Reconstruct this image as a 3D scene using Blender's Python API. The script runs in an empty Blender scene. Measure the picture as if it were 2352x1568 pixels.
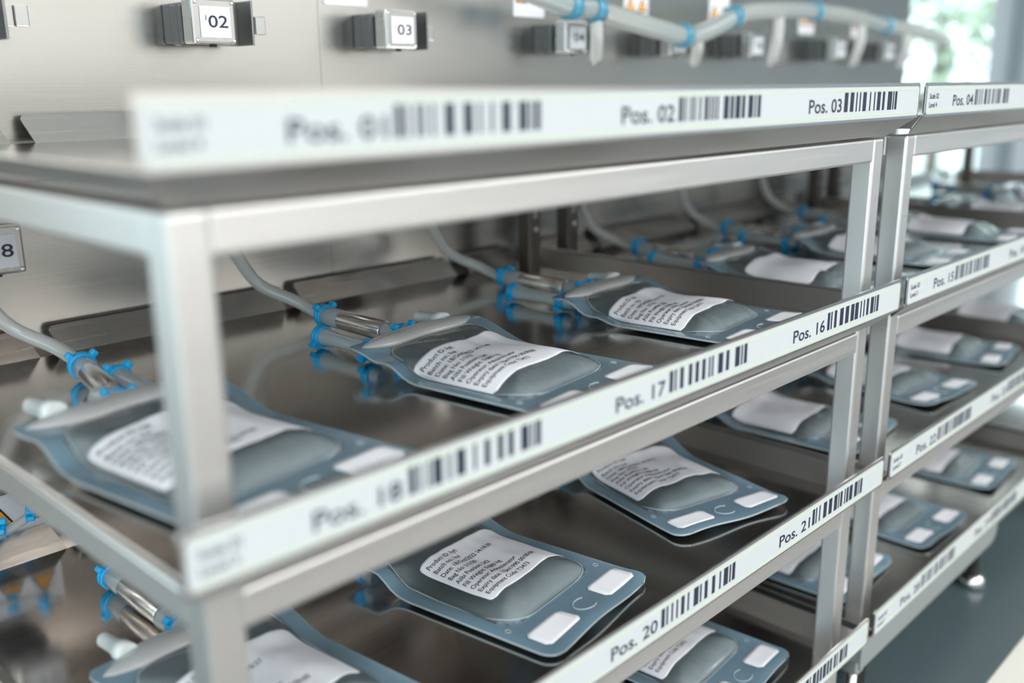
import bpy, bmesh, math, random
from mathutils import Vector, Matrix, noise
random.seed(4)
PI = math.pi
S = 0.35                      # one layout unit in metres
CAMZ = 1.38                   # height of the layout origin above the floor
C = bpy.context.scene.collection
scene = bpy.context.scene

def W(X, Y, Z):               # layout units -> metres
    return Vector((X*S, Y*S, CAMZ + Z*S))

# ------------------------------------------------------------------ camera
yaw, pitch, roll = 0.80484304, 0.25915724, -0.0091624
fw = Vector((math.sin(yaw)*math.cos(pitch), math.cos(yaw)*math.cos(pitch), -math.sin(pitch)))
r0 = Vector((math.cos(yaw), -math.sin(yaw), 0)); u0 = r0.cross(fw)
rt = r0*math.cos(roll) + u0*math.sin(roll); up = rt.cross(fw)
cd = bpy.data.cameras.new('camera'); cam = bpy.data.objects.new('camera', cd); C.objects.link(cam)
cam.matrix_world = Matrix((( rt.x, up.x, -fw.x, 0), (rt.y, up.y, -fw.y, 0), (rt.z, up.z, -fw.z, CAMZ), (0, 0, 0, 1)))
cd.sensor_width = 36.0; cd.lens = 36.0*2219.88/2352.0
cd.clip_start = 0.01; cd.clip_end = 200
cd.dof.use_dof = True; cd.dof.focus_distance = 2.2*S; cd.dof.aperture_fstop = 2.8
scene.camera = cam

# ------------------------------------------------------------------ world, light, exposure
world = bpy.data.worlds.new('sky'); scene.world = world; world.use_nodes = True
wn = world.node_tree.nodes; wl = world.node_tree.links
bg = wn['Background']; bg.inputs['Color'].default_value = (0.80, 0.93, 1.0, 1); bg.inputs['Strength'].default_value = 5.0
scene.view_settings.view_transform = 'Standard'; scene.view_settings.look = 'None'
scene.view_settings.gamma = 1; scene.view_settings.use_curve_mapping = False
scene.view_settings.exposure = -0.13
scene.cycles.use_denoising = True
scene.cycles.max_bounces = 10; scene.cycles.glossy_bounces = 5; scene.cycles.diffuse_bounces = 4
scene.cycles.transparent_max_bounces = 24; scene.cycles.caustics_reflective = True; scene.cycles.blur_glossy = 1.0
scene.cycles.sample_clamp_indirect = 6

def area_light(name, loc, rot, sx, sy, power, col, parent=None):
    l = bpy.data.lights.new(name, 'AREA'); l.shape = 'RECTANGLE'; l.size = sx; l.size_y = sy
    l.energy = power; l.color = col
    o = bpy.data.objects.new(name, l); C.objects.link(o); o.location = loc; o.rotation_euler = rot
    if parent: o.parent = parent
    return o

# ------------------------------------------------------------------ materials
def new_mat(name):
    m = bpy.data.materials.new(name); m.use_nodes = True
    return m, m.node_tree.nodes, m.node_tree.links, m.node_tree.nodes['Principled BSDF']
def plain(name, col, rough=0.5, metal=0.0, spec=0.5):
    m, n, l, p = new_mat(name)
    p.inputs['Base Color'].default_value = (*col, 1); p.inputs['Roughness'].default_value = rough
    p.inputs['Metallic'].default_value = metal; p.inputs['Specular IOR Level'].default_value = spec
    return m
def steel(name, col, rough, scale=(6, 900, 900), bump=0.05, rvar=0.08):
    m, n, l, p = new_mat(name)
    p.inputs['Base Color'].default_value = (*col, 1); p.inputs['Metallic'].default_value = 1
    tc = n.new('ShaderNodeTexCoord'); mp = n.new('ShaderNodeMapping'); mp.inputs['Scale'].default_value = scale
    nz = n.new('ShaderNodeTexNoise'); nz.inputs['Scale'].default_value = 1; nz.inputs['Detail'].default_value = 3
    l.new(tc.outputs['Object'], mp.inputs['Vector']); l.new(mp.outputs['Vector'], nz.inputs['Vector'])
    mr = n.new('ShaderNodeMapRange'); mr.inputs['To Min'].default_value = rough - rvar; mr.inputs['To Max'].default_value = rough + rvar
    l.new(nz.outputs['Fac'], mr.inputs['Value']); l.new(mr.outputs['Result'], p.inputs['Roughness'])
    b = n.new('ShaderNodeBump'); b.inputs['Strength'].default_value = bump; b.inputs['Distance'].default_value = 0.0006
    l.new(nz.outputs['Fac'], b.inputs['Height']); l.new(b.outputs['Normal'], p.inputs['Normal'])
    return m
def film(name, col, alpha, rough=0.12, tint=(1, 1, 1), spec=0.6, bumps=0.0, bscale=120, ior=1.45):
    """clear plastic: a see-through layer with a milky, glossy skin"""
    m, n, l, p = new_mat(name)
    p.inputs['Base Color'].default_value = (*col, 1); p.inputs['Roughness'].default_value = rough
    p.inputs['Specular IOR Level'].default_value = spec
    out = n['Material Output']; tr = n.new('ShaderNodeBsdfTransparent'); tr.inputs['Color'].default_value = (*tint, 1)
    gl = n.new('ShaderNodeBsdfGlossy'); gl.inputs['Roughness'].default_value = rough; gl.inputs['Color'].default_value = (1, 1, 1, 1)
    fr = n.new('ShaderNodeFresnel'); fr.inputs['IOR'].default_value = ior
    mx = n.new('ShaderNodeMixShader'); mx2 = n.new('ShaderNodeMixShader')
    mx.inputs[0].default_value = alpha
    tl = n.new('ShaderNodeBsdfTranslucent'); tl.inputs['Color'].default_value = (*col, 1)
    mt = n.new('ShaderNodeMixShader'); mt.inputs[0].default_value = 0.6
    l.new(p.outputs[0], mt.inputs[1]); l.new(tl.outputs[0], mt.inputs[2])
    l.new(tr.outputs[0], mx.inputs[1]); l.new(mt.outputs[0], mx.inputs[2])
    l.new(fr.outputs[0], mx2.inputs[0]); l.new(mx.outputs[0], mx2.inputs[1]); l.new(gl.outputs[0], mx2.inputs[2])
    l.new(mx2.outputs[0], out.inputs['Surface'])
    if bumps:
        tc = n.new('ShaderNodeTexCoord'); nz = n.new('ShaderNodeTexNoise'); nz.inputs['Scale'].default_value = bscale
        nz.inputs['Detail'].default_value = 2
        l.new(tc.outputs['Object'], nz.inputs['Vector'])
        b = n.new('ShaderNodeBump'); b.inputs['Strength'].default_value = bumps; b.inputs['Distance'].default_value = 0.002
        l.new(nz.outputs['Fac'], b.inputs['Height'])
        for k in (p, gl, fr): l.new(b.outputs['Normal'], k.inputs['Normal'])
    return m

M = {}
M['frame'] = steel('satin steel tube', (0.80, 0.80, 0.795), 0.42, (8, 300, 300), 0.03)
M['tray'] = steel('polished steel sheet', (0.76, 0.715, 0.68), 0.14, (5, 500, 40), 0.02, 0.04)
M['satin'] = steel('satin tray wall', (0.60, 0.59, 0.575), 0.36, (8, 300, 300), 0.02)
M['skirt'] = plain('grey painted skirt', (0.23, 0.25, 0.26), 0.5)
M['rear_post'] = plain('dark brown channel', (0.10, 0.085, 0.075), 0.4, 0.6)  # rear posts get a darker base colour than the front posts
M['lip'] = steel('folded steel edge', (0.66, 0.655, 0.64), 0.25, (8, 300, 300), 0.02)
M['panel'] = steel('brushed steel plate', (0.47, 0.47, 0.455), 0.25, (3, 200, 500), 0.04, 0.05)
M['dark_steel'] = plain('dark valve metal', (0.24, 0.25, 0.255), 0.35, 0.85)
M['jaw'] = plain('dark grey valve body', (0.10, 0.11, 0.115), 0.4, 0.3)
M['valve'] = steel('valve housing steel', (0.45, 0.46, 0.46), 0.28, (50, 50, 50), 0.01)
M['white'] = plain('white label stock', (0.74, 0.77, 0.83), 0.5, 0, 0.3)
M['strip'] = plain('white label strip', (0.50, 0.545, 0.575), 0.5, 0, 0.3)
M['ink'] = plain('blue black ink', (0.012, 0.022, 0.045), 0.5)
M['ink2'] = plain('thermal print ink', (0.03, 0.035, 0.05), 0.6)
M['green'] = plain('pale green line', (0.52, 0.68, 0.33), 0.5)
M['grey_line'] = plain('grey line', (0.6, 0.63, 0.65), 0.5)
M['blue'] = plain('blue nylon', (0.0, 0.42, 0.88), 0.35)
M['yellow'] = plain('warning yellow', (0.85, 0.42, 0.05), 0.5)
M['black'] = plain('black print', (0.02, 0.015, 0.012), 0.5)
M['chrome'] = plain('stainless sleeve', (0.80, 0.79, 0.77), 0.24, 1.0)
M['silicone'] = film('silicone tubing', (0.97, 1.0, 1.0), 0.80, 0.2, (0.95, 0.98, 1))
M['manifold'] = film('manifold tubing', (0.80, 0.86, 0.84), 0.7, 0.25)
M['lightblue'] = film('light blue connector', (0.10, 0.58, 0.85), 0.85, 0.3)
M['barb'] = film('milky connector plastic', (0.95, 1.0, 1.0), 0.84, 0.18, (0.9, 0.97, 1))
M['film'] = film('bag film', (0.52, 0.78, 0.95), 0.52, 0.10, (0.90, 0.96, 1.0), bumps=0.25, bscale=60, ior=1.6)
M['clear'] = film('clear chamber film', (0.70, 0.84, 0.90), 0.12, 0.07, (0.92, 0.98, 1.0), bumps=0.8, bscale=26, ior=1.75)
M['liquid'] = film('clear fill', (0.88, 0.97, 0.92), 0.44, 0.04, (0.86, 0.95, 0.97), bumps=0.35, bscale=55)
m, n, l, p = new_mat('clear liquid'); out = n['Material Output']
p.inputs['Base Color'].default_value = (0.90, 0.97, 0.98, 1); p.inputs['Transmission Weight'].default_value = 1; p.inputs['IOR'].default_value = 1.33; p.inputs['Roughness'].default_value = 0.02
tr = n.new('ShaderNodeBsdfTransparent'); tr.inputs['Color'].default_value = (.9, .97, .98, 1)
df = n.new('ShaderNodeBsdfTranslucent'); df.inputs['Color'].default_value = (0.93, 0.98, 1.0, 1)
d2 = n.new('ShaderNodeBsdfDiffuse'); d2.inputs['Color'].default_value = (0.93, 0.98, 1.0, 1)
m1 = n.new('ShaderNodeMixShader'); m1.inputs[0].default_value = .4; l.new(p.outputs[0], m1.inputs[1]); l.new(tr.outputs[0], m1.inputs[2])
m3 = n.new('ShaderNodeMixShader'); l.new(df.outputs[0], m3.inputs[1]); l.new(d2.outputs[0], m3.inputs[2])
m2 = n.new('ShaderNodeMixShader'); m2.inputs[0].default_value = .50; l.new(m1.outputs[0], m2.inputs[1]); l.new(m3.outputs[0], m2.inputs[2])
l.new(m2.outputs[0], out.inputs['Surface']); M['liquid'] = m
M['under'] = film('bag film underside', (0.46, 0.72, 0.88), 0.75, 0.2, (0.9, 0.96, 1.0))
M['seam'] = film('welded seam', (1.0, 1.0, 0.98), 0.93, 0.15, (0.95, 1, 1), bumps=0.15, bscale=150)
M['rim'] = film('bag edge', (0.80, 0.92, 0.97), 0.85, 0.15)
M['spout'] = plain('white spout plastic', (0.74, 0.80, 0.82), 0.35)
M['bench'] = plain('dark bench top', (0.06, 0.088, 0.098), 0.28)
M['bench_edge'] = plain('pale bench edge', (0.62, 0.62, 0.57), 0.45)
M['wall'] = plain('off white wall', (0.85, 0.84, 0.82), 0.8)
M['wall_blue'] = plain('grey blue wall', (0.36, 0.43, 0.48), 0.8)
M['cab'] = plain('beige grey cabinet', (0.42, 0.39, 0.36), 0.5)
M['ceil'] = plain('white ceiling', (0.82, 0.82, 0.80), 0.9)
M['floor'] = plain('grey vinyl floor', (0.16, 0.155, 0.15), 0.45)
M['winframe'] = plain('pale window frame', (0.80, 0.88, 0.95), 0.5)
M['rubber'] = plain('black rubber', (0.02, 0.02, 0.02), 0.6)
M['lampbody'] = plain('lamp housing', (0.8, 0.8, 0.8), 0.5)
m, n, l, p = new_mat('lamp diffuser'); p.inputs['Base Color'].default_value = (0.9, 0.9, 0.9, 1)
p.inputs['Emission Color'].default_value = (1, 0.98, 0.95, 1); p.inputs['Emission Strength'].default_value = 5; M['lamp'] = m
m, n, l, p = new_mat('window glass'); out = n['Material Output']
tr = n.new('ShaderNodeBsdfTransparent'); tr.inputs['Color'].default_value = (0.93, 0.97, 0.97, 1)
gl = n.new('ShaderNodeBsdfGlossy'); gl.inputs['Roughness'].default_value = 0.02; mx = n.new('ShaderNodeMixShader'); mx.inputs[0].default_value = 0.06
l.new(tr.outputs[0], mx.inputs[1]); l.new(gl.outputs[0], mx.inputs[2]); l.new(mx.outputs[0], out.inputs['Surface']); M['glass'] = m
m, n, l, p = new_mat('tree leaves'); nz = n.new('ShaderNodeTexNoise'); nz.inputs['Scale'].default_value = 3
cr = n.new('ShaderNodeValToRGB'); cr.color_ramp.elements[0].color = (0.26, 0.33, 0.22, 1); cr.color_ramp.elements[1].color = (0.62, 0.68, 0.55, 1)
l.new(nz.outputs['Fac'], cr.inputs[0]); l.new(cr.outputs[0], p.inputs['Base Color']); M['leaf'] = m
M['bark'] = plain('tree bark', (0.12, 0.10, 0.08), 0.9)
M['ground'] = plain('pale paving outside', (0.6, 0.62, 0.6), 0.9)

# ------------------------------------------------------------------ mesh helpers
def obj(name, bm, mat, parent=None, smooth=False, kind=None):
    me = bpy.data.meshes.new(name)
    bmesh.ops.recalc_face_normals(bm, faces=bm.faces); bm.to_mesh(me); bm.free()
    if smooth:
        for f in me.polygons: f.use_smooth = True
    mats = mat if isinstance(mat, (list, tuple)) else [mat]
    for k in mats: me.materials.append(k)
    o = bpy.data.objects.new(name, me); C.objects.link(o)
    if parent: o.parent = parent
    if kind: o['kind'] = kind
    return o
def thing(name, label, cat, loc, rz=0, group=None):
    o = bpy.data.objects.new(name, None); C.objects.link(o); o.empty_display_size = 0.05
    o.location = loc; o.rotation_euler = (0, 0, rz); o['label'] = label; o['category'] = cat
    if group: o['group'] = group
    return o
def tag(o, label, cat, group=None):
    o['label'] = label; o['category'] = cat
    if group: o['group'] = group
    return o
def box(bm, a, b, bevel=0.0, seg=2):
    x0, y0, z0 = (min(a[i], b[i]) for i in range(3)); x1, y1, z1 = (max(a[i], b[i]) for i in range(3))
    t = bmesh.new()
    v = [t.verts.new(p) for p in ((x0,y0,z0),(x1,y0,z0),(x1,y1,z0),(x0,y1,z0),(x0,y0,z1),(x1,y0,z1),(x1,y1,z1),(x0,y1,z1))]
    for q in ((0,3,2,1),(4,5,6,7),(0,1,5,4),(1,2,6,5),(2,3,7,6),(3,0,4,7)): t.faces.new([v[i] for i in q])
    if bevel: bmesh.ops.bevel(t, geom=t.edges[:], offset=bevel, segments=seg, affect='EDGES', profile=0.5)
    merge(bm, t)
def merge(bm, t, mat=None):
    if mat: bmesh.ops.transform(t, matrix=mat, verts=t.verts)
    mp = {v: bm.verts.new(v.co) for v in t.verts}
    for f in t.faces:
        try:
            nf = bm.faces.new([mp[v] for v in f.verts]); nf.smooth = f.smooth; nf.material_index = f.material_index
        except ValueError: pass
    t.free()
def lathe(bm, prof, origin, axis, seg=24, cap=True):
    """prof: (distance along the axis, radius) pairs"""
    axis = Vector(axis).normalized(); q = axis.to_track_quat('Z', 'Y').to_matrix(); o = Vector(origin)
    rings = []
    for d, r in prof:
        rings.append([bm.verts.new(o + q @ Vector((r*math.cos(2*PI*k/seg), r*math.sin(2*PI*k/seg), d))) for k in range(seg)])
    for a, b in zip(rings, rings[1:]):
        for k in range(seg):
            f = bm.faces.new((a[k], a[(k+1) % seg], b[(k+1) % seg], b[k])); f.smooth = True
    if cap:
        bm.faces.new(rings[0][::-1]); bm.faces.new(rings[-1])
def spline(pts, n=10):
    pts = [Vector(p) for p in pts]; P = [2*pts[0]-pts[1]] + pts + [2*pts[-1]-pts[-2]]; out = []
    for i in range(1, len(P)-2):
        for k in range(n):
            t = k/n; a, b, c, d = P[i-1], P[i], P[i+1], P[i+2]
            out.append(0.5*((2*b) + (c-a)*t + (2*a-5*b+4*c-d)*t*t + (3*b-a-3*c+d)*t**3))
    out.append(pts[-1]); return out
def tube(bm, pts, r, seg=12, closed=False, cap=True):
    pts = [Vector(p) for p in pts]; n = len(pts); rings = []; up_ = Vector((0, 0, 1))
    t0 = (pts[1]-pts[0]).normalized()
    if abs(t0.dot(up_)) > 0.95: up_ = Vector((1, 0, 0))
    nrm = (up_ - t0*up_.dot(t0)).normalized()
    for i, p_ in enumerate(pts):
        if closed: t = (pts[(i+1) % n]-pts[i-1]).normalized()
        else: t = (pts[min(i+1, n-1)]-pts[max(i-1, 0)]).normalized()
        nrm = (nrm - t*nrm.dot(t)).normalized(); bn = t.cross(nrm)
        rings.append([bm.verts.new(p_ + (nrm*math.cos(2*PI*k/seg) + bn*math.sin(2*PI*k/seg))*r) for k in range(seg)])
    m_ = n if closed else n-1
    for i in range(m_):
        a, b = rings[i], rings[(i+1) % n]
        for k in range(seg):
            f = bm.faces.new((a[k], a[(k+1) % seg], b[(k+1) % seg], b[k])); f.smooth = True
    if cap and not closed: bm.faces.new(rings[0][::-1]); bm.faces.new(rings[-1])
_tc = {}
def text_geo(s, size):
    """flat lettering as (verts, faces), baseline at the origin, cap height = size"""
    key = s
    if key not in _tc:
        c = bpy.data.curves.new('t', 'FONT'); c.body = s; c.resolution_u = 3; c.offset = 0.012
        o = bpy.data.objects.new('t', c); C.objects.link(o); dg = bpy.context.evaluated_depsgraph_get(); dg.update()
        me = bpy.data.meshes.new_from_object(o.evaluated_get(dg))
        _tc[key] = ([v.co.copy() for v in me.vertices], [tuple(p_.vertices) for p_ in me.polygons])
        bpy.data.objects.remove(o); bpy.data.meshes.remove(me); bpy.data.curves.remove(c)
    v, f = _tc[key]
    if not v: return [], [], 0
    k = size/0.70
    return [(a.x*k, a.y*k) for a in v], f, max(a.x for a in v)*k
def put_text(bm, s, size, mapf, width=None):
    v, f, w = text_geo(s, size)
    kx = (width/w) if width and w else 1
    vs = [bm.verts.new(mapf(a*kx, b)) for a, b in v]
    for q in f:
        try: bm.faces.new([vs[i] for i in q])
        except ValueError: pass
def rrect(x0, z0, x1, z1, r, n=5):
    out = []
    for cx, cz, a0 in ((x1-r, z1-r, 0), (x0+r, z1-r, PI/2), (x0+r, z0+r, PI), (x1-r, z0+r, 1.5*PI)):
        for k in range(n+1):
            a = a0 + PI/2*k/n; out.append((cx + r*math.cos(a), cz + r*math.sin(a)))
    return out
def plate(bm, poly, y0, y1):
    """x-z outline given thickness in y"""
    a = [bm.verts.new((x, y0, z)) for x, z in poly]; b = [bm.verts.new((x, y1, z)) for x, z in poly]
    bm.faces.new(a); bm.faces.new(b[::-1]); n_ = len(poly)
    for k in range(n_): bm.faces.new((a[k], b[k], b[(k+1) % n_], a[(k+1) % n_]))

# ------------------------------------------------------------------ the room
BZ = -1.8                      # bench top
def struct_box(name, a, b, mat):
    bm = bmesh.new(); box(bm, a, b); return obj(name, bm, mat, kind='structure')
RX0, RX1, RY0, RY1, RH = -3.2, 5.6, -3.4, 3.2, 2.9
struct_box('floor', (RX0-.2, RY0-.2, -0.1), (RX1+.2, RY1+.2, 0), M['floor'])
struct_box('ceiling', (RX0-.2, RY0-.2, RH), (RX1+.2, RY1+.2, RH+.1), M['ceil'])

def wall_with_openings(name, axis, pos, lo, hi, openings, th):
    """openings: (a0, a1, z0, z1) along the wall; pieces around them joined into one wall"""
    bm = bmesh.new()
    def pc(a0, a1, z0, z1):
        if a1-a0 < 1e-4 or z1-z0 < 1e-4: return
        if axis == 'x': box(bm, (pos, a0, z0), (pos+th, a1, z1))
        else: box(bm, (a0, pos, z0), (a1, pos+th, z1))
    cur = lo
    for a0, a1, z0, z1 in sorted(openings):
        pc(cur, a0, 0, RH); pc(a0, a1, 0, z0); pc(a0, a1, z1, RH); cur = a1
    pc(cur, hi, 0, RH)
    return obj(name, bm, M['wall'], kind='structure')
win_n = [0]
def window(axis, pos, a0, a1, z0, z1, th, mull):
    win_n[0] += 1; bm = bmesh.new(); f = 0.12
    def pc(b0, b1, y0, y1):
        if axis == 'x': box(bm, (pos+th*.25, b0, y0), (pos+th*.75, b1, y1))
        else: box(bm, (b0, pos+th*.25, y0), (b1, pos+th*.75, y1))
    pc(a0, a1, z0, z0+f); pc(a0, a1, z1-f, z1); pc(a0, a0+f, z0+f, z1-f); pc(a1-f, a1, z0+f, z1-f)
    for mm in mull: pc(mm-f/2, mm+f/2, z0+f, z1-f)
    o = obj('window_%d' % win_n[0], bm, M['winframe'], kind='structure')
    bm = bmesh.new()
    if axis == 'x': box(bm, (pos+th*.48, a0+f, z0+f), (pos+th*.52, a1-f, z1-f))
    else: box(bm, (a0+f, pos+th*.48, z0+f), (a1-f, pos+th*.52, z1-f))
    obj('pane', bm, M['glass'], o)
    return o
bw = [(-2.9, -0.35, 0.35, 2.6)]
wall_with_openings('wall_back', 'y', RY1, RX0-.2, RX1+.2, bw, 0.15)
window('y', RY1, *bw[0], 0.15, [-1.6])
rw = [(0.30, 1.70, 0.5, 2.6), (1.76, 3.05, 0.5, 2.6)]
wall_with_openings('wall_right', 'x', RX1, RY0, RY1, rw, 0.15).data.materials[0] = M['wall_blue']
window('x', RX1, *rw[0], 0.15, []); window('x', RX1, *rw[1], 0.15, [])
lw = [(-2.6, 1.6, 0.9, 2.5)]
wall_with_openings('wall_left', 'x', RX0-0.15, RY0, RY1, lw, 0.15)
window('x', RX0-0.15, *lw[0], 0.15, [-1.2, 0.2])
wall_with_openings('wall_front', 'y', RY0-0.15, RX0, RX1, [], 0.15)
struct_box('ground', (-30, -30, -0.35), (60, 30, -0.15), M['ground'])

for i, (lx, ly) in enumerate(((-1.2, -2.5), (1.0, -2.5), (3.4, -2.5), (-1.2, -1.05), (0.7, -1.05), (2.9, -1.05))):
    row = 'row over the added cabinets' if ly < -2 else 'row nearer the racks'
    side = ('left', 'middle', 'right')[i % 3]
    t = thing('ceiling_light', 'white flat ceiling light panel, %s one in the %s' % (side, row), 'ceiling light', (lx, ly, RH), 0, 'ceiling light panels')
    bm = bmesh.new(); box(bm, (-.62, -.32, -.06), (.62, .32, 0), .006); obj('lamp_housing', bm, M['lampbody'], t)
    bm = bmesh.new(); box(bm, (-.58, -.28, -.068), (.58, .28, -.0605)); obj('diffuser', bm, M['lamp'], t)
    area_light('lamp_light', (0, 0, -.08), (0, 0, 0), 1.15, .55, 48 if ly < -2 else 22, (1.0, 0.98, 0.955), t)

for q in range(5):  # unseen cabinets, added so the steel reflects a darker lower room
    t = thing('added_cabinet', 'beige grey cabinet added out of view for its reflection in the racks', 'cabinet', (RX0 + .9 + 1.7*q, RY0 + .30, 0), 0, 'added cabinets behind the viewer')
    bm = bmesh.new(); box(bm, (-.84, -.29, .1), (.84, .26, .9), .004); box(bm, (-.80, -.29, 0), (.80, .20, .1)); obj('body', bm, M['cab'], t)
    for a in (-.42, .42):
        bm = bmesh.new(); box(bm, (a-.40, .262, .12), (a+.40, .28, .88), .003); d_ = obj('door', bm, M['cab'], t)
        bm = bmesh.new(); tube(bm, [(a-.08, .30, .8), (a+.08, .30, .8)], .006, 8); box(bm, (a-.07, .28, .795), (a-.06, .30, .805)); box(bm, (a+.06, .28, .795), (a+.07, .30, .805)); obj('handle', bm, M['chrome'], d_)
# trees outside the right windows
def tree(x, y, h, r, seed, label):
    t = thing('tree', label, 'tree', (x, y, -0.15), 0, 'trees outside the window')
    rnd = random.Random(seed)
    bm = bmesh.new(); tube(bm, spline([(0, 0, 0), (0.08, 0.05, h*.3), (-.05, 0, h*.62)], 5), 0.13, 8); obj('trunk', bm, M['bark'], t)
    bm = bmesh.new()
    for k in range(900):
        d = Vector((rnd.gauss(0, 1), rnd.gauss(0, 1), rnd.gauss(0, 1))).normalized()*r*rnd.random()**.4
        c_ = Vector((d.x, d.y, d.z*.85 + h*.66)); a = Vector((rnd.gauss(0, 1), rnd.gauss(0, 1), rnd.gauss(0, 1))).normalized()
        b = a.orthogonal().normalized(); s_ = 0.10 + .12*rnd.random()
        bm.faces.new([bm.verts.new(c_ + q) for q in (a*s_, b*s_*.5, -a*s_, -b*s_*.5)])
    obj('foliage', bm, M['leaf'], t)
tree(16, 3.2, 4.0, 1.7, 1, 'pale green leafy tree outside, seen furthest left through the window')
tree(17, 6.4, 4.2, 1.8, 2, 'light green tree outside behind the tubing at the window')
tree(14, -0.5, 3.6, 1.5, 3, 'bushy green tree outside the right half of the window')

# bench
t = thing('workbench', 'long dark topped workbench with pale front edge under the racks', 'workbench', (2.0, 0.75, 0))
bm = bmesh.new(); zt = CAMZ + BZ*S
box(bm, (-3.0, .765*S-.75, zt-.04), (3.3, 2.62*S-.75, zt), .002); obj('bench_top', bm, M['bench'], t)
bm = bmesh.new(); box(bm, (-3.0, .60*S-.75, zt-.045), (3.3, .7645*S-.75, zt+.001), .002); obj('edge_band', bm, M['bench_edge'], t)
for lx in (-2.9, 0.1, 3.15):
    for ly in (.70*S-.75, 2.5*S-.75):
        bm = bmesh.new(); box(bm, (lx, ly, 0), (lx+.05, ly+.05, zt-.045), .003); obj('leg', bm, M['frame'], t)

# ------------------------------------------------------------------ racks
PITCH = 1.987; LV = 0.475; RW = 1.85; TB = 0.055; YF, YB = 1.0, 2.175
RACKW = ['left rack of the row in the foreground', 'middle rack next to the foreground rack', 'far rack at the end of the row']
def rack(i):
    X0 = 0.497 + PITCH*i
    t = thing('steel_rack', 'square tube stainless steel frame, %s' % RACKW[i], 'rack', W(X0, YF, BZ), 0, 'steel rack frames')
    def L(X, Y, Z): return Vector(((X-X0)*S, (Y-YF)*S, (Z-BZ)*S))
    for xx in (X0, X0+RW-TB):
        for yy in (YF, YB-TB):
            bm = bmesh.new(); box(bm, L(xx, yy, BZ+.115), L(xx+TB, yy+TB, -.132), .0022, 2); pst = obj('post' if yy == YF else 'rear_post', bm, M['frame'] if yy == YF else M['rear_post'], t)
            if yy != YF:
                for kk in range(3):
                    bm = bmesh.new(); zc = -.30-LV*kk; box(bm, L(xx+.017, yy-.001, zc-.12), L(xx+.038, yy+.002, zc+.11), .0002); obj('channel_slot', bm, M['skirt'], pst)
                    bm = bmesh.new(); lathe(bm, [(0, .0035), (.002, .003)], L(xx+.0275, yy, zc-.155), (0, -1, 0), 12); obj('bolt', bm, M['chrome'], pst)
            bm = bmesh.new(); c_ = L(xx+TB/2, yy+TB/2, BZ) + Vector((0, 0, .0008))
            lathe(bm, [(0, .011), (.003, .0125), (.007, .011), (.009, .0055), (.0405, .0055)], c_, (0, 0, 1), 16)
            obj('levelling_foot', bm, M['chrome'], t)
    for k in range(4):
        z1 = -.132 - LV*k; z0 = z1 - TB
        if k == 0: z1 -= 0
        for yy in (YF, YB-TB):
            bm = bmesh.new(); box(bm, L(X0+TB-.002, yy+.0008, z0), L(X0+RW-TB+.002, yy+TB-.0008, z1), .002, 2); obj('cross_rail', bm, M['frame'], t)
        for xx in (X0, X0+RW-TB):
            bm = bmesh.new(); box(bm, L(xx+.0008, YF+TB-.002, z0), L(xx+TB-.0008, YB-TB+.002, z1), .002, 2); obj('side_rail', bm, M['frame'], t)
    return t

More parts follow.
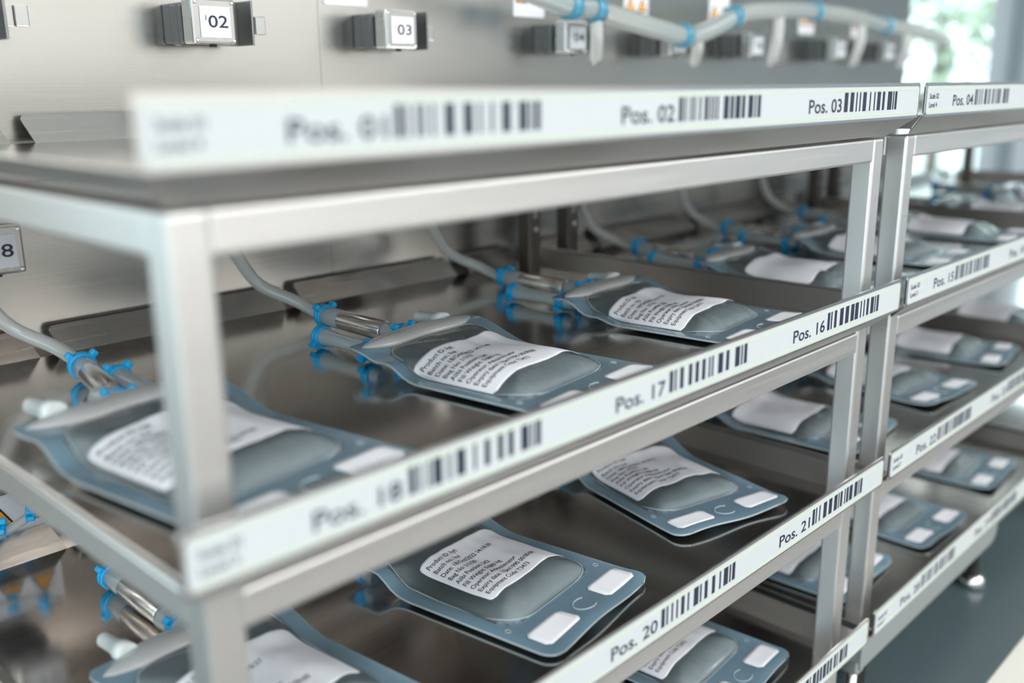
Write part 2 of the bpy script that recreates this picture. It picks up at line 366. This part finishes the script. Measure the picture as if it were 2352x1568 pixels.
BARS = [1,1,1,0,0,1,1,1,0,0,1,0,0,1,0,0,1,1,1,0,0,0,1,0,0,0,1,0,0,1,1,1,0,0,1,1,0,0,0,1,1,1,1,0,1,0,1,1]
POS = {0: (['01','02','03'], ['18','17','16'], ['19','20','21'], ['27','26','25']),
       1: (['04','05','06'], ['15','14','13'], ['22','23','24'], ['28','29','30']),
       2: (['07','08','09'], ['12','11','10'], ['31','32','33'], ['36','35','34'])}
LVW = ['top', 'second', 'third', 'bottom']
def tray(i, k):
    X0 = 0.447 + PITCH*i; X1 = X0 + 1.95; zs = -LV*k
    side = -.080 if k == 0 else -.060
    t = thing('shelf_tray', 'stainless tray on the %s rack with front sign reading Pos. %s to Pos. %s' % (RACKW[i].split(' ')[0], POS[i][k][0], POS[i][k][2]),
              'shelf tray', W(X0, .945, zs), 0, 'shelf trays')
    def L(X, Y, Z): return Vector(((X-X0)*S, (Y-.945)*S, (Z)*S))
    # sheet: nested loops, floor -> walls; built as an open shell with real thickness
    th = .0035
    def ring(x0, x1, y0, y1, z, zf=None):
        return x0, x1, y0, y1, z
    bm = bmesh.new()
    fx0, fx1, fy0, fy1, fz = X0+.045, X1-.045, .992, 2.237, -.114
    # floor
    def quad(pts): return bm.faces.new([bm.verts.new(L(*q)) for q in pts])
    F = [(fx0, fy0, fz), (fx1, fy0, fz), (fx1, fy1, fz), (fx0, fy1, fz)]
    quad(F)
    A0, A1 = (X0, .945+th, -.082), (X1, .945+th, -.082)
    G0, G1 = (X0+.046, .997, -.124), (X1-.046, .997, -.124)
    quad([F[0], F[1], G1, G0]).material_index = 1
    quad([G0, G1, A1, A0]).material_index = 1                    # front slope
    quad([A0, A1, (X1, .945+th, -.010), (X0, .945+th, -.010)]).material_index = 1
    sb = (X0+.01, fy1, side), (X1-.01, fy1, side)
    quad([F[3], F[0], (X0, .95, side), (X0, fy1, side)]).material_index = 1
    quad([F[1], F[2], (X1, fy1, side), (X1, .95, side)]).material_index = 1
    bmesh.ops.remove_doubles(bm, verts=bm.verts, dist=1e-5)
    fl = obj('tray_pan', bm, [M['tray'], M['satin']], t)
    s_ = fl.modifiers.new('t', 'SOLIDIFY'); s_.thickness = .0012; s_.offset = 0
    # front label carrier lip
    bm = bmesh.new(); poly = rrect((X0-X0)*S, -.084*S, (X1-X0)*S, -.003*S, .006*S if False else .0035, 4)
    plate(bm, poly, 0, .0016)
    obj('front_lip', bm, M['lip'], t)
    # back flanges: three tilted tabs with rounded corners and gaps for the tubing
    gaps = [.36, 1.025, 1.66]; edges = [.05, .335, .385, .985, 1.05, 1.63, 1.69, 1.90]
    for a in range(4):
        xa, xb = X0 + edges[2*a], X0 + edges[2*a+1]
        bm = bmesh.new(); Lc = []
        hh = .060; tilt = .042; sl = .018
        out = [(xa, 0), (xb, 0)]
        for q in range(6):
            an = PI/2*q/5; out.append((xb+(-sl if a % 2 == 0 else sl*.6) - .010 + .010*math.cos(an), hh-.010+.010*math.sin(an)))
        for q in range(6):
            an = PI/2 + PI/2*q/5; out.append((xa+(sl if False else -sl*.6) + .010 + .010*math.cos(an), hh-.010+.010*math.sin(an)))
        v0 = [bm.verts.new(L(x_, fy1 + tilt*s2/hh, fz+s2)) for x_, s2 in out]
        bm.faces.new(v0)
        o = obj('back_flange', bm, M['lip'], t); s_ = o.modifiers.new('t', 'SOLIDIFY'); s_.thickness = .0012; s_.offset = 0
    # label strip with print
    bm = bmesh.new(); plate(bm, rrect(.006*S, -.078*S, (1.95-.010)*S, -.011*S, .003, 4), -.0006, -.0001)
    st = obj('label_strip', bm, M['strip'], t)
    y = -.00075
    bm = bmesh.new()
    for z in (-.0185, -.0715): box(bm, (.012*S, y, (z-.0006)*S), (1.932*S, -.0004, (z+.0006)*S))
    box(bm, (1.9308*S, y, -.0715*S), (1.932*S, -.0004, -.0185*S))
    obj('green_border', bm, M['green'], st)
    bm = bmesh.new()
    for z in (-.022, -.045, -.066): box(bm, (.014*S, y, (z-.0003)*S), (.128*S, -.0004, (z+.0003)*S))
    box(bm, (.1275*S, y, -.066*S), (.128*S, -.0004, -.022*S)); obj('table_lines', bm, M['grey_line'], st)
    bm = bmesh.new()
    def mp(ox, oz): return lambda a, b: Vector((ox + a, y, oz + b))
    put_text(bm, 'Scale 0%d' % (i+1), .0125*S, mp(.020*S, -.041*S)); put_text(bm, 'Level %d' % (4-k), .0125*S, mp(.020*S, -.062*S))
    obj('level_text', bm, M['ink'], st)
    for j, num in enumerate(POS[i][k]):
        bx = (.172 + .6095*j)*S
        bm = bmesh.new(); put_text(bm, 'Pos. '+num, .027*S, mp(bx, -.0605*S), .146*S); obj('position_text', bm, M['ink'], st)
        bm = bmesh.new(); w_ = .266*S/len(BARS); q = 0
        rnd = random.Random(int(num)); bars = [1,1,0,1,0,0]
        while len(bars) < 38: bars += [1]*rnd.choice((1,1,2,3,2)) + [0]*rnd.choice((1,2,2,3,1))
        bars = bars[:38] + [0,0,1,1,1,0,1,0,1,1]
        if (i, k, j) == (0, 0, 2): bars = BARS
        while q < len(bars):
            if bars[q]:
                e = q
                while e < len(bars) and bars[e]: e += 1
                box(bm, (bx+.158*S+w_*q, y, -.0615*S), (bx+.158*S+w_*e, -.0004, -.0215*S)); q = e
            else: q += 1
        obj('barcode', bm, M['ink'], st)
    return t

racks = [rack(i) for i in range(3)]
for i in range(3):
    for k in range(4): tray(i, k)

# weighing bases under the bottom trays
for i, (xa, xb) in enumerate(((0.43, 1.62), (2.415, 3.54), (4.40, 5.53))):
    t = thing('scale_base', 'low grey steel weighing base with rounded corner under the bottom tray of the %s' % (RACKW[i].split(' rack')[0] + ' rack'), 'scale base', W(xa, .965, BZ), 0, 'weighing bases under the racks')
    w_ = (xb-xa)*S
    bm = bmesh.new(); zt_, zb_ = (-1.425-.082-BZ)*S, (-1.615-BZ)*S
    pts = [(0, zb_), (w_-.02, zb_)] + [(w_-.02+.02*math.sin(a*PI/12), zb_+.02-.02*math.cos(a*PI/12)) for a in range(1, 7)] + [(w_, zt_), (0, zt_)]
    plate(bm, pts, 0, .0025); obj('front_skirt', bm, M['skirt'], t)
    bm = bmesh.new(); box(bm, (.002, .0027, zb_+.005), (.005, 1.1*S, zt_-.010), .001); obj('side_skirt', bm, M['skirt'], t)
    for fx_ in (.12*S, w_-.05*S):
        for fy_ in (.05*S, .75*S):
            bm = bmesh.new(); lathe(bm, [(0, .013), (.004, .0165), (.012, .0155), (.017, .010)], (fx_, fy_, 0), (0, 0, 1), 20)
            ft = obj('round_foot', bm, M['chrome'], t)
            bm = bmesh.new(); lathe(bm, [(.0172, .0065), (zb_+.014, .0065)], (fx_, fy_, 0), (0, 0, 1), 14); obj('threaded_stem', bm, M['rubber'], ft)

# ------------------------------------------------------------------ back plates, valves, stickers
YP = 2.30
for i, (xa, xb) in enumerate(((-.25, 1.6393), (1.64, 3.6293), (3.63, 5.59))):
    bm = bmesh.new(); box(bm, W(xa, YP, BZ+.05) - W(xa, YP, BZ), W(xb, YP+.03, .95) - W(xa, YP, BZ), .0002)
    o = obj('back_plate', bm, M['panel']); o.location = W(xa, YP, BZ)
    tag(o, ['brushed steel back plate behind valves 101 and 102', 'brushed steel back plate in the middle behind valves 103 to 105', 'brushed steel back plate furthest right, ending at the window'][i], 'back plate', 'steel back plates')

def valve(X, Zc, num, label):
    t = thing('pinch_valve', label, 'pinch valve', W(X, YP, Zc), 0, 'numbered pinch valves on the back plates')
    def L(x, y, z): return Vector((x*S, y*S, z*S))
    def part(nm, a, b, m_, bev=.001, par=None):
        bm = bmesh.new(); box(bm, L(*a), L(*b), bev*1.0); return obj(nm, bm, M[m_], par or t)
    part('mount_block', (-.058, -.040, -.045), (.050, 0, .045), 'jaw', .0015)
    part('rear_jaw', (-.062, -.085, -.052), (.040, -.0405, .045), 'jaw', .003)
    part('slot_core', (-.045, -.100, -.040), (.030, -.0855, .036), 'black', .0004)
    hs = part('front_housing', (-.062, -.148, -.050), (.052, -.1005, .052), 'valve', .002)
    if not (num[0:2] == '10'):
        hinge = False
    else: hinge = True
    bm = bmesh.new(); box(bm, L(.0525, -.128, -.050), L(.058, -.045, .055), .0005); box(bm, L(.058, -.055, -.050), L(.118, -.045, .055), .0005)
    box(bm, L(.112, -.120, -.050), L(.118, -.055, .055), .0005)
    if hinge: obj('hinge_bracket', bm, M['dark_steel'], t)
    bm = bmesh.new(); box(bm, L(.118, -.070, -.022), L(.150, -.064, .022), .0005); box(bm, L(.150, -.078, -.022), L(.178, -.064, .022), .0008)
    if hinge: obj('latch_tab', bm, M['valve'], t)
    bm = bmesh.new(); box(bm, L(-.042, -.1505, -.036), L(.036, -.1483, .034), .0001); nl = obj('number_plate', bm, M['white'], t)
    bm = bmesh.new()
    put_text(bm, num[0], .012*S, lambda a, b: Vector((a-.032*S, -.1508*S, b+.002*S)))
    put_text(bm, num[1:], .027*S, lambda a, b: Vector((a-.023*S, -.1508*S, b-.013*S)), .052*S); obj('number_text', bm, M['ink'], nl)
    for sx in (-.052, .043):
        for sz in (-.042, .043):
            bm = bmesh.new(); lathe(bm, [(0, .0016), (.0008, .0016), (.0014, .0009)], L(sx, -.148, sz), (0, -1, 0), 10); obj('screw', bm, M['chrome'], t)
    bm = bmesh.new(); lathe(bm, [(0, .003), (.002, .003)], L(0, -.125, -.0505), (0, 0, -1), 12); obj('stop_pin', bm, M['black'], t)
VX = [.705, 1.28, 1.85, 2.60, 3.19, 3.76, 4.52, 5.07]
names1 = ['101', '102', '103', '104', '105', '106', '107', '108']
for x_, nm in zip(VX, names1):
    valve(x_-.035, .150, nm, 'small dark pinch valve with white number plate %s above the top trays' % nm)
for k, nums in ((1, ['118', '117', '116', '115', '114', '113', '112', '111']), (2, ['119', '120', '121', '122', '123', '124', '131', '132'])):
    for x_, nm in zip(VX, nums):
        valve(x_-.035 + (.028 if nm == '118' else 0), .150-LV*k, nm, 'pinch valve with number plate %s on the back plate, %s row' % (nm, 'middle' if k == 1 else 'bottom'))

def tri(bm, cx, cz, s_, y0, y1, mi=0):
    plate(bm, [(cx-s_, cz-s_*.8), (cx+s_, cz-s_*.8), (cx, cz+s_*.9)], y0, y1)
def sticker(X, Zc, Y, label, w=.15, h=.13, bar=True):
    t = thing('warning_sticker', label, 'sticker', W(X, Y, Zc), 0, 'warning stickers above the valves')
    bm = bmesh.new(); plate(bm, rrect(-w/2*S, -h/2*S, w/2*S, h/2*S, .002, 3), -.0006, 0); obj('sticker_sheet', bm, M['white'], t)
    for sx in (-.036, .036):
        bm = bmesh.new(); tri(bm, sx*S, .002*S, .030*S, -.0010, -.0006); a = obj('warning_triangle', bm, M['black'], t)
        bm = bmesh.new(); tri(bm, sx*S, .001*S, .022*S, -.0014, -.0010); obj('triangle_field', bm, M['yellow'], a)
    return t
for x_, nm, dz in zip(VX[1:], names1[1:], (0,)*7):
    sticker(x_-.115, .283, YP-.001, 'white sticker with two orange warning triangles above valve %s' % nm)
sticker(.703, -.968, YP-.001, 'white sticker with yellow warning triangle behind the third tray, left corner', .16, .115)

# ------------------------------------------------------------------ bags
def smooth01(a, b, x):
    t = min(1, max(0, (x-a)/(b-a))); return t*t*(3-2*t)
def sdbox(u, v, cu, cv, hu, hv, r):
    qx, qy = abs(u-cu)-hu+r, abs(v-cv)-hv+r
    return math.hypot(max(qx, 0), max(qy, 0)) + min(max(qx, qy), 0) - r
HW, LB = .193, .565
def half_w(v):
    r = .035; w = HW
    if v < r: w = HW - r + math.sqrt(max(0, r*r-(r-v)**2))
    if v > LB-.03: w -= .012*((v-LB+.03)/.03)**2
    return w
def make_shape(seed, H=.032, mirror=False, pinch=1.0):
    ph = seed*1.7
    def lift(u, v):
        a = .006 + .044*smooth01(.36, .53, v)
        a += .012*pinch*math.exp(-((u+.19)/.06)**2 - ((v-.46)/.05)**2)*math.sin(v*40+ph)
        a += .004*math.exp(-(v/.05)**2)*(1+math.sin(u*22+ph))
        return a
    def top(u, v):
        d = sdbox(u, v, 0, .315, .155, .190, .05)
        t = min(1, max(0, -d/.085)); hp = H*math.sin(PI/2*t)**.85
        hp *= 1 - .55*smooth01(.40, .50, v)
        wr = noise.noise(Vector((u*14+ph, v*9, seed)))*.007 + noise.noise(Vector((u*34, v*20+ph, seed+3)))*.0020
        fold = .006*math.sin((u*1.0+v*1.6)*55+ph)*smooth01(.42, .46, v)*(1-smooth01(.51, .53, v))*1.3
        edge_groove = -.0015*math.exp(-(d/.006)**2)
        return lift(u, v) + .0035 + hp + (wr+fold)*t + edge_groove
    return lift, top
BAGID = [0]
def P3(u, v, h): return Vector((u*S, v*S, h*S))
def surf_patch(name, outline_u, outline_v, topf, mat, parent, nu, nv, eps=.0016, thick=.0006, r=.012):
    """thin sheet lying on the bag surface, rounded corners"""
    u0_, u1_ = outline_u; v0_, v1_ = outline_v
    bm = bmesh.new(); g = []
    for a in range(nv+1):
        v = v0_ + (v1_-v0_)*a/nv; dv = min(v-v0_, v1_-v); ins = 0
        if dv < r: ins = r - math.sqrt(max(0, r*r-(r-dv)**2))
        g.append([bm.verts.new(P3(u0_+ins+(u1_-u0_-2*ins)*b/nu, v, topf(u0_+ins+(u1_-u0_-2*ins)*b/nu, v)+eps+thick)) for b in range(nu+1)])
    for a in range(nv):
        for b in range(nu):
            f = bm.faces.new((g[a][b], g[a][b+1], g[a+1][b+1], g[a+1][b])); f.smooth = True
    o = obj(name, bm, mat, parent, True)
    s_ = o.modifiers.new('t', 'SOLIDIFY'); s_.thickness = thick*S; s_.offset = -1
    return o
def collar(bm, y, x, z, r, wings=True, ang=0.0):
    lathe(bm, [(-.011*S, r*1.06), (-.010*S, r*1.20), (-.002*S, r*1.20), (-.001*S, r*1.10), (.001*S, r*1.10), (.002*S, r*1.20), (.010*S, r*1.20), (.011*S, r*1.06)], (x, y, z), (0, 1, 0), 22)
    if wings:
        for a in ((PI*.25+ang, PI*.75+ang) if abs(ang) < 1.5 else (PI*.25+ang,)):
            t = bmesh.new(); box(t, (-.007*S, -.010*S, 0), (.007*S, .010*S, .016*S), .0012, 2)
            merge(bm, t, Matrix.Translation((x+math.cos(a)*r*1.05, y, z+math.sin(a)*r*1.05)) @ Matrix.Rotation(-(a-PI/2), 4, 'Y'))
def make_bag(label, X, Y, k, yaw_, texts, seed=0, mirror=False, tube_to=None, detail=2, H=.032, group='filled bags on the trays', chromeang=0.0, lab=(-.150, .140, .205, .418), line_yaw=0.0, line_yaw2=0.0):
    zf = -.114 - LV*k + .0045
    t = thing('fluid_bag', label, 'bag', W(X, Y, zf), yaw_, group)
    lift, topf = make_shape(seed, H, mirror); sgn = -1 if mirror else 1
    nu, nv = (44, 70) if detail == 2 else (22, 34)
    vs_ = [LB*(a/nv)**1.15 for a in range(nv+1)]
    def grid(bm, hf, inset=0):
        g = []
        for v in vs_:
            w = half_w(v); g.append([bm.verts.new(P3(-w+2*w*b/nu, v, hf(-w+2*w*b/nu, v))) for b in range(nu+1)])
        for a in range(nv):
            for b in range(nu):
                try:
                    f = bm.faces.new((g[a][b], g[a][b+1], g[a+1][b+1], g[a+1][b])); f.smooth = True
                    c_ = f.calc_center_median()/S; f.material_index = 1 if sdbox(c_.x, c_.y, 0, .315, .155, .190, .05) < 0 else 0
                except ValueError: pass
        return g
    bm = bmesh.new(); g1 = grid(bm, topf); obj('top_film', bm, [M['film'], M['clear']], t, True)
    bm = bmesh.new(); g2 = grid(bm, lambda u, v: lift(u, v)-.002); obj('bottom_film', bm, [M['under'], M['clear']], t, True)
    # fill: closed body inside the chamber
    bm = bmesh.new(); n1, n2 = (30, 40) if detail == 2 else (14, 20); tg = []; bgd = []
    for a in range(n2+1):
        v = .130 + .365*a/n2; row = []; rb = []
        dv = min(v-.125, .505-v); ins = 0
        if dv < .05: ins = .05 - math.sqrt(max(0, .0025-(.05-dv)**2))
        w = .152 - ins
        for b in range(n1+1):
            u = -w + 2*w*b/n1; lo = lift(u, v)-.0005; hi = max(lo+.0006, topf(u, v)-.0035)
            row.append(bm.verts.new(P3(u, v, hi))); rb.append(bm.verts.new(P3(u, v, lo)))
        tg.append(row); bgd.append(rb)
    for a in range(n2):
        for b in range(n1):
            bm.faces.new((tg[a][b], tg[a][b+1], tg[a+1][b+1], tg[a+1][b])).smooth = True
            bm.faces.new((bgd[a][b], bgd[a+1][b], bgd[a+1][b+1], bgd[a][b+1])).smooth = True
    loopT = [tg[0][b] for b in range(n1+1)] + [tg[a][n1] for a in range(1, n2+1)] + [tg[n2][b] for b in range(n1-1, -1, -1)] + [tg[a][0] for a in range(n2-1, 0, -1)]
    loopB = [bgd[0][b] for b in range(n1+1)] + [bgd[a][n1] for a in range(1, n2+1)] + [bgd[n2][b] for b in range(n1-1, -1, -1)] + [bgd[a][0] for a in range(n2-1, 0, -1)]
    for q in range(len(loopT)):
        bm.faces.new((loopT[q], loopT[(q+1) % len(loopT)], loopB[(q+1) % len(loopB)], loopB[q]))
    obj('fill_liquid', bm, M['liquid'], t, True)
    # edge bead
    pts = []
    for v in vs_[::2]: pts.append((half_w(v), v))
    pts = pts + [(-a, b) for a, b in pts[::-1]]
    bm = bmesh.new(); tube(bm, [P3(a, b, (topf(a, b)+lift(a, b))/2-.001) for a, b in pts] + [], .0024*S, 6, closed=False)
    fr_ = [P3(-half_w(0)+2*half_w(0)*q/10, 0, lift(-half_w(0)+2*half_w(0)*q/10, 0)+.001) for q in range(11)]
    tube(bm, fr_, .0024*S, 6); obj('edge_bead', bm, M['rim'], t, True)
    # chamber weld line
    bm = bmesh.new(); wl_ = []
    for a in range(60):
        an = 2*PI*a/60
        # rounded rectangle
        ca, sa = math.cos(an), math.sin(an); e_ = .35
        wl_.append((.156*math.copysign(abs(ca)**e_, ca), .315+.191*math.copysign(abs(sa)**e_, sa)))
    tube(bm, [P3(a, b, topf(a, b)) for a, b in wl_], .0016*S, 6, closed=True); obj('weld_line', bm, M['rim'], t, True)
    # back seam: a thick milky band across the bag
    bm = bmesh.new(); rings = []
    for q in range(25):
        u = -.180 + .36*q/24; tp = min(1, (1-abs(u)/.1801)*2.6)**.7; hh = lift(u, .53)
        wob = .004*math.sin(u*30+seed)
        rings.append([bm.verts.new(P3(u, .530+wob+.034*tp*math.cos(2*PI*c_/14), hh+.006+.013*tp*math.sin(2*PI*c_/14))) for c_ in range(14)])
    for a, b in zip(rings, rings[1:]):
        for c_ in range(14): bm.faces.new((a[c_], a[(c_+1) % 14], b[(c_+1) % 14], b[c_])).smooth = True
    bm.faces.new(rings[0][::-1]); bm.faces.new(rings[-1]); obj('port_seam', bm, M['seam'], t, True)
    # printed label
    lu = lab[:2]; lvv = lab[2:]
    lb = surf_patch('printed_label', lu, lvv, topf, M['white'], t, 48, 40)
    if texts:
        bm = bmesh.new(); n_ = len(texts)
        for q, s_ in enumerate(texts):
            v_ = lvv[1] - .026 - q*.0203
            def mpf(a, b, v_=v_): u_ = lu[0]+.010+a/S*.9; vv = v_+b/S; return P3(u_, vv, topf(u_, vv)+.0032)
            put_text(bm, s_, .0118*S, mpf, None)
        obj('label_text', bm, M['ink2'], lb)
    # write-on patches and hanging slot
    for nm, uu in (('l', (-.165, -.045)), ('r', (.062, .178))):
        surf_patch('write_on_patch', uu, (.030, .092), topf, M['white'], t, 8, 6, .0010, .0004, .010)
    bm = bmesh.new(); cpts = [(.008+.024*math.cos(a), .058+.023*math.sin(a)) for a in [PI*.28+PI*1.44*q/20 for q in range(21)]]
    tube(bm, [P3(a+.0, b, topf(a, b)+.0006) for a, b in [( .008-.022*math.sin(0)+ (x_-.008)*1.2, y_) for x_, y_ in cpts]], .0016*S, 6)
    obj('hanging_slot', bm, M['rim'], t, True)
    if detail == 2:
        for uu in (-.168, .168):
            bm = bmesh.new(); rr_ = [P3(uu+.006*math.cos(2*PI*q/12), .128+.006*math.sin(2*PI*q/12), topf(uu, .128)+.0004) for q in range(12)]
            tube(bm, rr_, .0009*S, 5, closed=True); obj('weld_dot', bm, M['rim'], t, True)
    # ports behind the seam
    ub, us, uw = (.02, .105, -.115) if mirror else (.015, -.105, .105)
    pv = P3(ub, .57, 0); LM = Matrix.Translation(pv) @ Matrix.Rotation(line_yaw - yaw_, 4, 'Z') @ Matrix.Translation(-pv)
    pv2 = P3(us, .57, 0); LM2 = Matrix.Translation(pv2) @ Matrix.Rotation(line_yaw2 - yaw_, 4, 'Z') @ Matrix.Translation(-pv2)
    def bend(bm, mat_=None): bmesh.ops.transform(bm, matrix=mat_ or LM, verts=bm.verts); return bm
    zc_ = .029
    # white spout
    bm = bmesh.new(); z_ = lift(uw, .55)+(.010 if mirror else .004)
    lathe(bm, [(0, .020*S), (.030*S, .020*S), (.031*S, .016*S), (.086*S, .0145*S), (.090*S, .012*S)], P3(uw, .548, z_), (0, 1, -.02), 18); obj('spout', bm, M['spout'], t)
    # large line with steel sleeve
    R = .0245*S
    bm = bmesh.new(); lathe(bm, [(0, R*.8), (.03*S, R*.8), (.035*S, R*.92), (.105*S, R*.92), (.11*S, R*.85)], P3(ub, .545, zc_+.006), (0, 1, -.02), 22)
    obj('port_hose', bm, M['barb'], t); bm = bmesh.new()
    lathe(bm, [(0, R*.85), (.012*S, R*.98), (.085*S, R*1.02), (.090*S, R*.8)], P3(ub, .825, zc_), (0, 1, 0), 22)
    ln = obj('filter_line', bend(bm), M['barb'], t)
    bm = bmesh.new(); lathe(bm, [(0, R*.97), (.003*S, R), (.165*S, R), (.168*S, R*.97)], P3(ub, .665, zc_), (0, 1, 0), 28); obj('steel_sleeve', bend(bm), M['chrome'], ln)
    bm = bmesh.new(); lathe(bm, [(0, R*.88), (.050*S, R*.90)], P3(ub, .622, zc_), (0, 1, 0), 22); obj('clear_end', bend(bm), M['silicone'], ln)
    for yv in (.600, .905):
        bm = bmesh.new(); collar(bm, yv*S, ub*S, zc_*S, R*.98, True, chromeang); obj('blue_collar', bend(bm), M['blue'], ln)
    # short sample line
    r2 = .0205*S; z2 = .0255; o2 = .03 if mirror else 0
    bm = bmesh.new(); lathe(bm, [(0, r2*.8), (.03*S, r2*.9), (.05*S, r2*.95), (.10*S, r2*.78), (.16*S, r2*.80), (.20*S, r2*1.0), (.235*S, r2*1.0), (.24*S, r2*.7)], P3(us, .545, z2), (0, 1, 0), 20)
    sl = obj('sample_line', bend(bm, LM2), M['barb'], t)
    for yv, an in ((.585, 2.9), (.765, 2.9)):
        bm = bmesh.new(); collar(bm, yv*S, us*S, z2*S, r2*1.0, True, an if not mirror else 0); obj('blue_collar', bend(bm, LM2), M['blue'], sl)
    # tubing up to the valve
    if tube_to:
        R_ = Matrix.Rotation(-yaw_, 3, 'Z'); o_ = W(X, Y, zf)
        def loc(p): return R_ @ (W(*p) - o_)
        s0 = LM @ P3(ub, .90, zc_); s1 = LM @ P3(ub, .93, zc_)
        e = tube_to; w1 = (Matrix.Rotation(yaw_, 3, 'Z') @ s1 + o_); cx, cy = w1.x/S, w1.y/S
        def lz(x, y, h): return R_ @ (Vector((x*S, y*S, o_.z + h*S)) - o_)
        pts = [s0, s1, lz(cx-.02, min(cy+.07, 2.12), .055), lz(cx-.075, 2.145, .095), lz(cx-.12, 2.155, .16), lz(cx-.16, 2.16, .25), lz(cx-.18, 2.17, .36)]
        bm = bmesh.new(); tube(bm, spline(pts, 8), .0155*S, 14); obj('tubing', bm, M['silicone'], t)
    return t

def txt(date, no, pos):
    return ['Product ID: hyh', 'Batch no.: hui', 'Date: 18/Oct/2022 '+date, 'Bag No: '+no, 'Alibi Position: '+pos, 'Fill Weight: 0.080 kg', 'Operator: Administrator', 'Expiry date: 1/Jan/1990 00:00:00', 'Equipment Code: T3473']
D2R = PI/180
vz1, vz2 = .150-LV-.05, .150-2*LV-.05
make_bag('clear fluid bag partly behind the blurred front post, on the tray of Pos. 18', .768, 1.085, 1, 8*D2R, txt('14:17:05', '1/1/18', '240'), 1, True, (.72, 0, vz1), line_yaw=-11*D2R)
make_bag('clear fluid bag with readable label behind the Pos. 17 sign', 1.43, 1.075, 1, 6.5*D2R, txt('14:17:48', '1/1/17', '239'), 2, False, (1.33, 0, vz1), lab=(-.160, .150, .195, .412))
make_bag('clear fluid bag lying behind the Pos. 16 sign', 2.08, 1.08, 1, 6*D2R, txt('14:17:32', '1/1/16', '238'), 3, False, (1.94, 0, vz1), lab=(-.158, .145, .200, .415))
make_bag('clear fluid bag at the bottom left with white spout, left of Pos. 20', .81, 1.06, 2, 6*D2R, txt('14:18:27', '1/1/19', '241'), 4, True, None)
make_bag('sharp clear fluid bag with readable label above the Pos. 20 sign', 1.408, 1.092, 2, 8*D2R, txt('14:18:39', '1/1/20', '242'), 5, False, (1.33, 0, vz2), lab=(-.122, .153, .198, .405))
make_bag('clear fluid bag turned askew above the Pos. 21 sign', 1.985, 1.13, 2, -14*D2R, txt('14:18:52', '1/1/21', '243'), 6, False, (1.94, 0, vz2))
make_bag('clear fluid bag on the bottom tray below Pos. 20, cut by the picture edge', 2.045, 1.07, 3, 4*D2R, txt('14:19:40', '1/1/25', '247'), 7, False, None, H=.03)
far = [('middle', 1, 2.77, 1.10, 6, 'Pos. 15'), ('middle', 1, 3.36, 1.12, 4, 'Pos. 14'), ('middle', 1, 4.02, 1.12, 8, 'Pos. 13'),
       ('middle', 2, 2.77, 1.12, 3, 'Pos. 22'), ('middle', 2, 3.36, 1.10, -5, 'Pos. 23'), ('middle', 2, 4.02, 1.12, 7, 'Pos. 24'),
       ('middle', 3, 2.78, 1.10, 2, 'Pos. 28'), ('middle', 3, 3.29, 1.05, -2, 'Pos. 29'), ('middle', 3, 3.95, 1.07, 3, 'Pos. 30'),
       ('far', 1, 4.72, 1.12, 5, 'Pos. 12'), ('far', 1, 5.36, 1.10, -3, 'Pos. 11'), ('far', 2, 4.72, 1.12, 4, 'Pos. 31')]
for q, (w_, k, x_, y_, a_, ps) in enumerate(far):
    make_bag('blurred clear fluid bag at %s, on the %s tray of the %s rack' % (ps, LVW[k], w_), x_, y_, k, a_*D2R, None, 10+q, False,
             (VX[3 + q % 3], 0, .150-LV*k-.05) if k < 3 and w_ == 'middle' else None, 1, H=.034 if k < 3 else .025)

# ------------------------------------------------------------------ overhead silicone line
t = thing('manifold_tube', 'long translucent silicone tube with blue connectors running above the valves', 'tube', W(2.6, 2.08, .26))
o_ = W(2.6, 2.08, .26)
path = [(1.95, 2.08, .38), (2.16, 2.06, .29), (2.38, 2.06, .24), (2.52, 2.06, .232), (2.68, 2.06, .21), (2.91, 2.06, .18), (3.08, 2.06, .165), (3.24, 2.06, .20), (3.42, 2.06, .255), (3.68, 2.06, .28), (3.97, 2.06, .29), (4.34, 2.06, .285), (4.71, 2.07, .262), (5.13, 2.08, .25), (5.6, 2.1, .22)]
pp = [W(*q) - o_ for q in path]
bm = bmesh.new(); sp = spline(pp, 8); tube(bm, sp, .034*S, 14); obj('main_line', bm, M['manifold'], t)
for x_ in (2.42, 2.53, 3.04, 3.36, 4.0, 4.78):
    best = min(range(1, len(sp)-1), key=lambda q: abs(sp[q].x + o_.x - x_*S)); a, b = sp[best-1], sp[best+1]; d_ = (b-a).normalized()
    bm = bmesh.new(); lathe(bm, [(-.022*S, .037*S), (-.02*S, .042*S), (.02*S, .042*S), (.022*S, .037*S)], sp[best], d_, 18); obj('blue_connector', bm, M['lightblue'], t)
for j, x_ in enumerate(VX[3:8]):
    best = min(range(1, len(sp)-1), key=lambda q: abs(sp[q].x + o_.x - (x_-.06)*S)); a = sp[best]
    e_ = W(x_+.02, 2.12, .08) - o_
    bm = bmesh.new(); tube(bm, spline([a, (a+e_)/2 + Vector((-.01, -.01, 0)), e_], 6), .022*S, 12); obj('branch_tube', bm, M['silicone'], t)

# loose blue collars and tube at the warning sticker (bottom left)
t = thing('sample_tube', 'short clear tube with blue collars in front of the yellow warning sticker', 'tube', W(.685, 2.225, -.957))
bm = bmesh.new(); tube(bm, spline([P3(-.16, 0, -.03), P3(-.05, .01, -.02), P3(.02, .015, .0), P3(.06, .02, .02)], 6), .011*S, 12); obj('tubing', bm, M['silicone'], t)
for u_, h_, a_ in ((-.035, -.018, .4), (.032, .008, 1.0)):
    bm = bmesh.new(); q_ = bmesh.new(); collar(q_, 0, 0, 0, .014*S, True, a_); merge(bm, q_, Matrix.Translation(P3(u_, .02, h_)) @ Matrix.Rotation(1.1, 4, 'Z')); obj('blue_collar', bm, M['blue'], t)
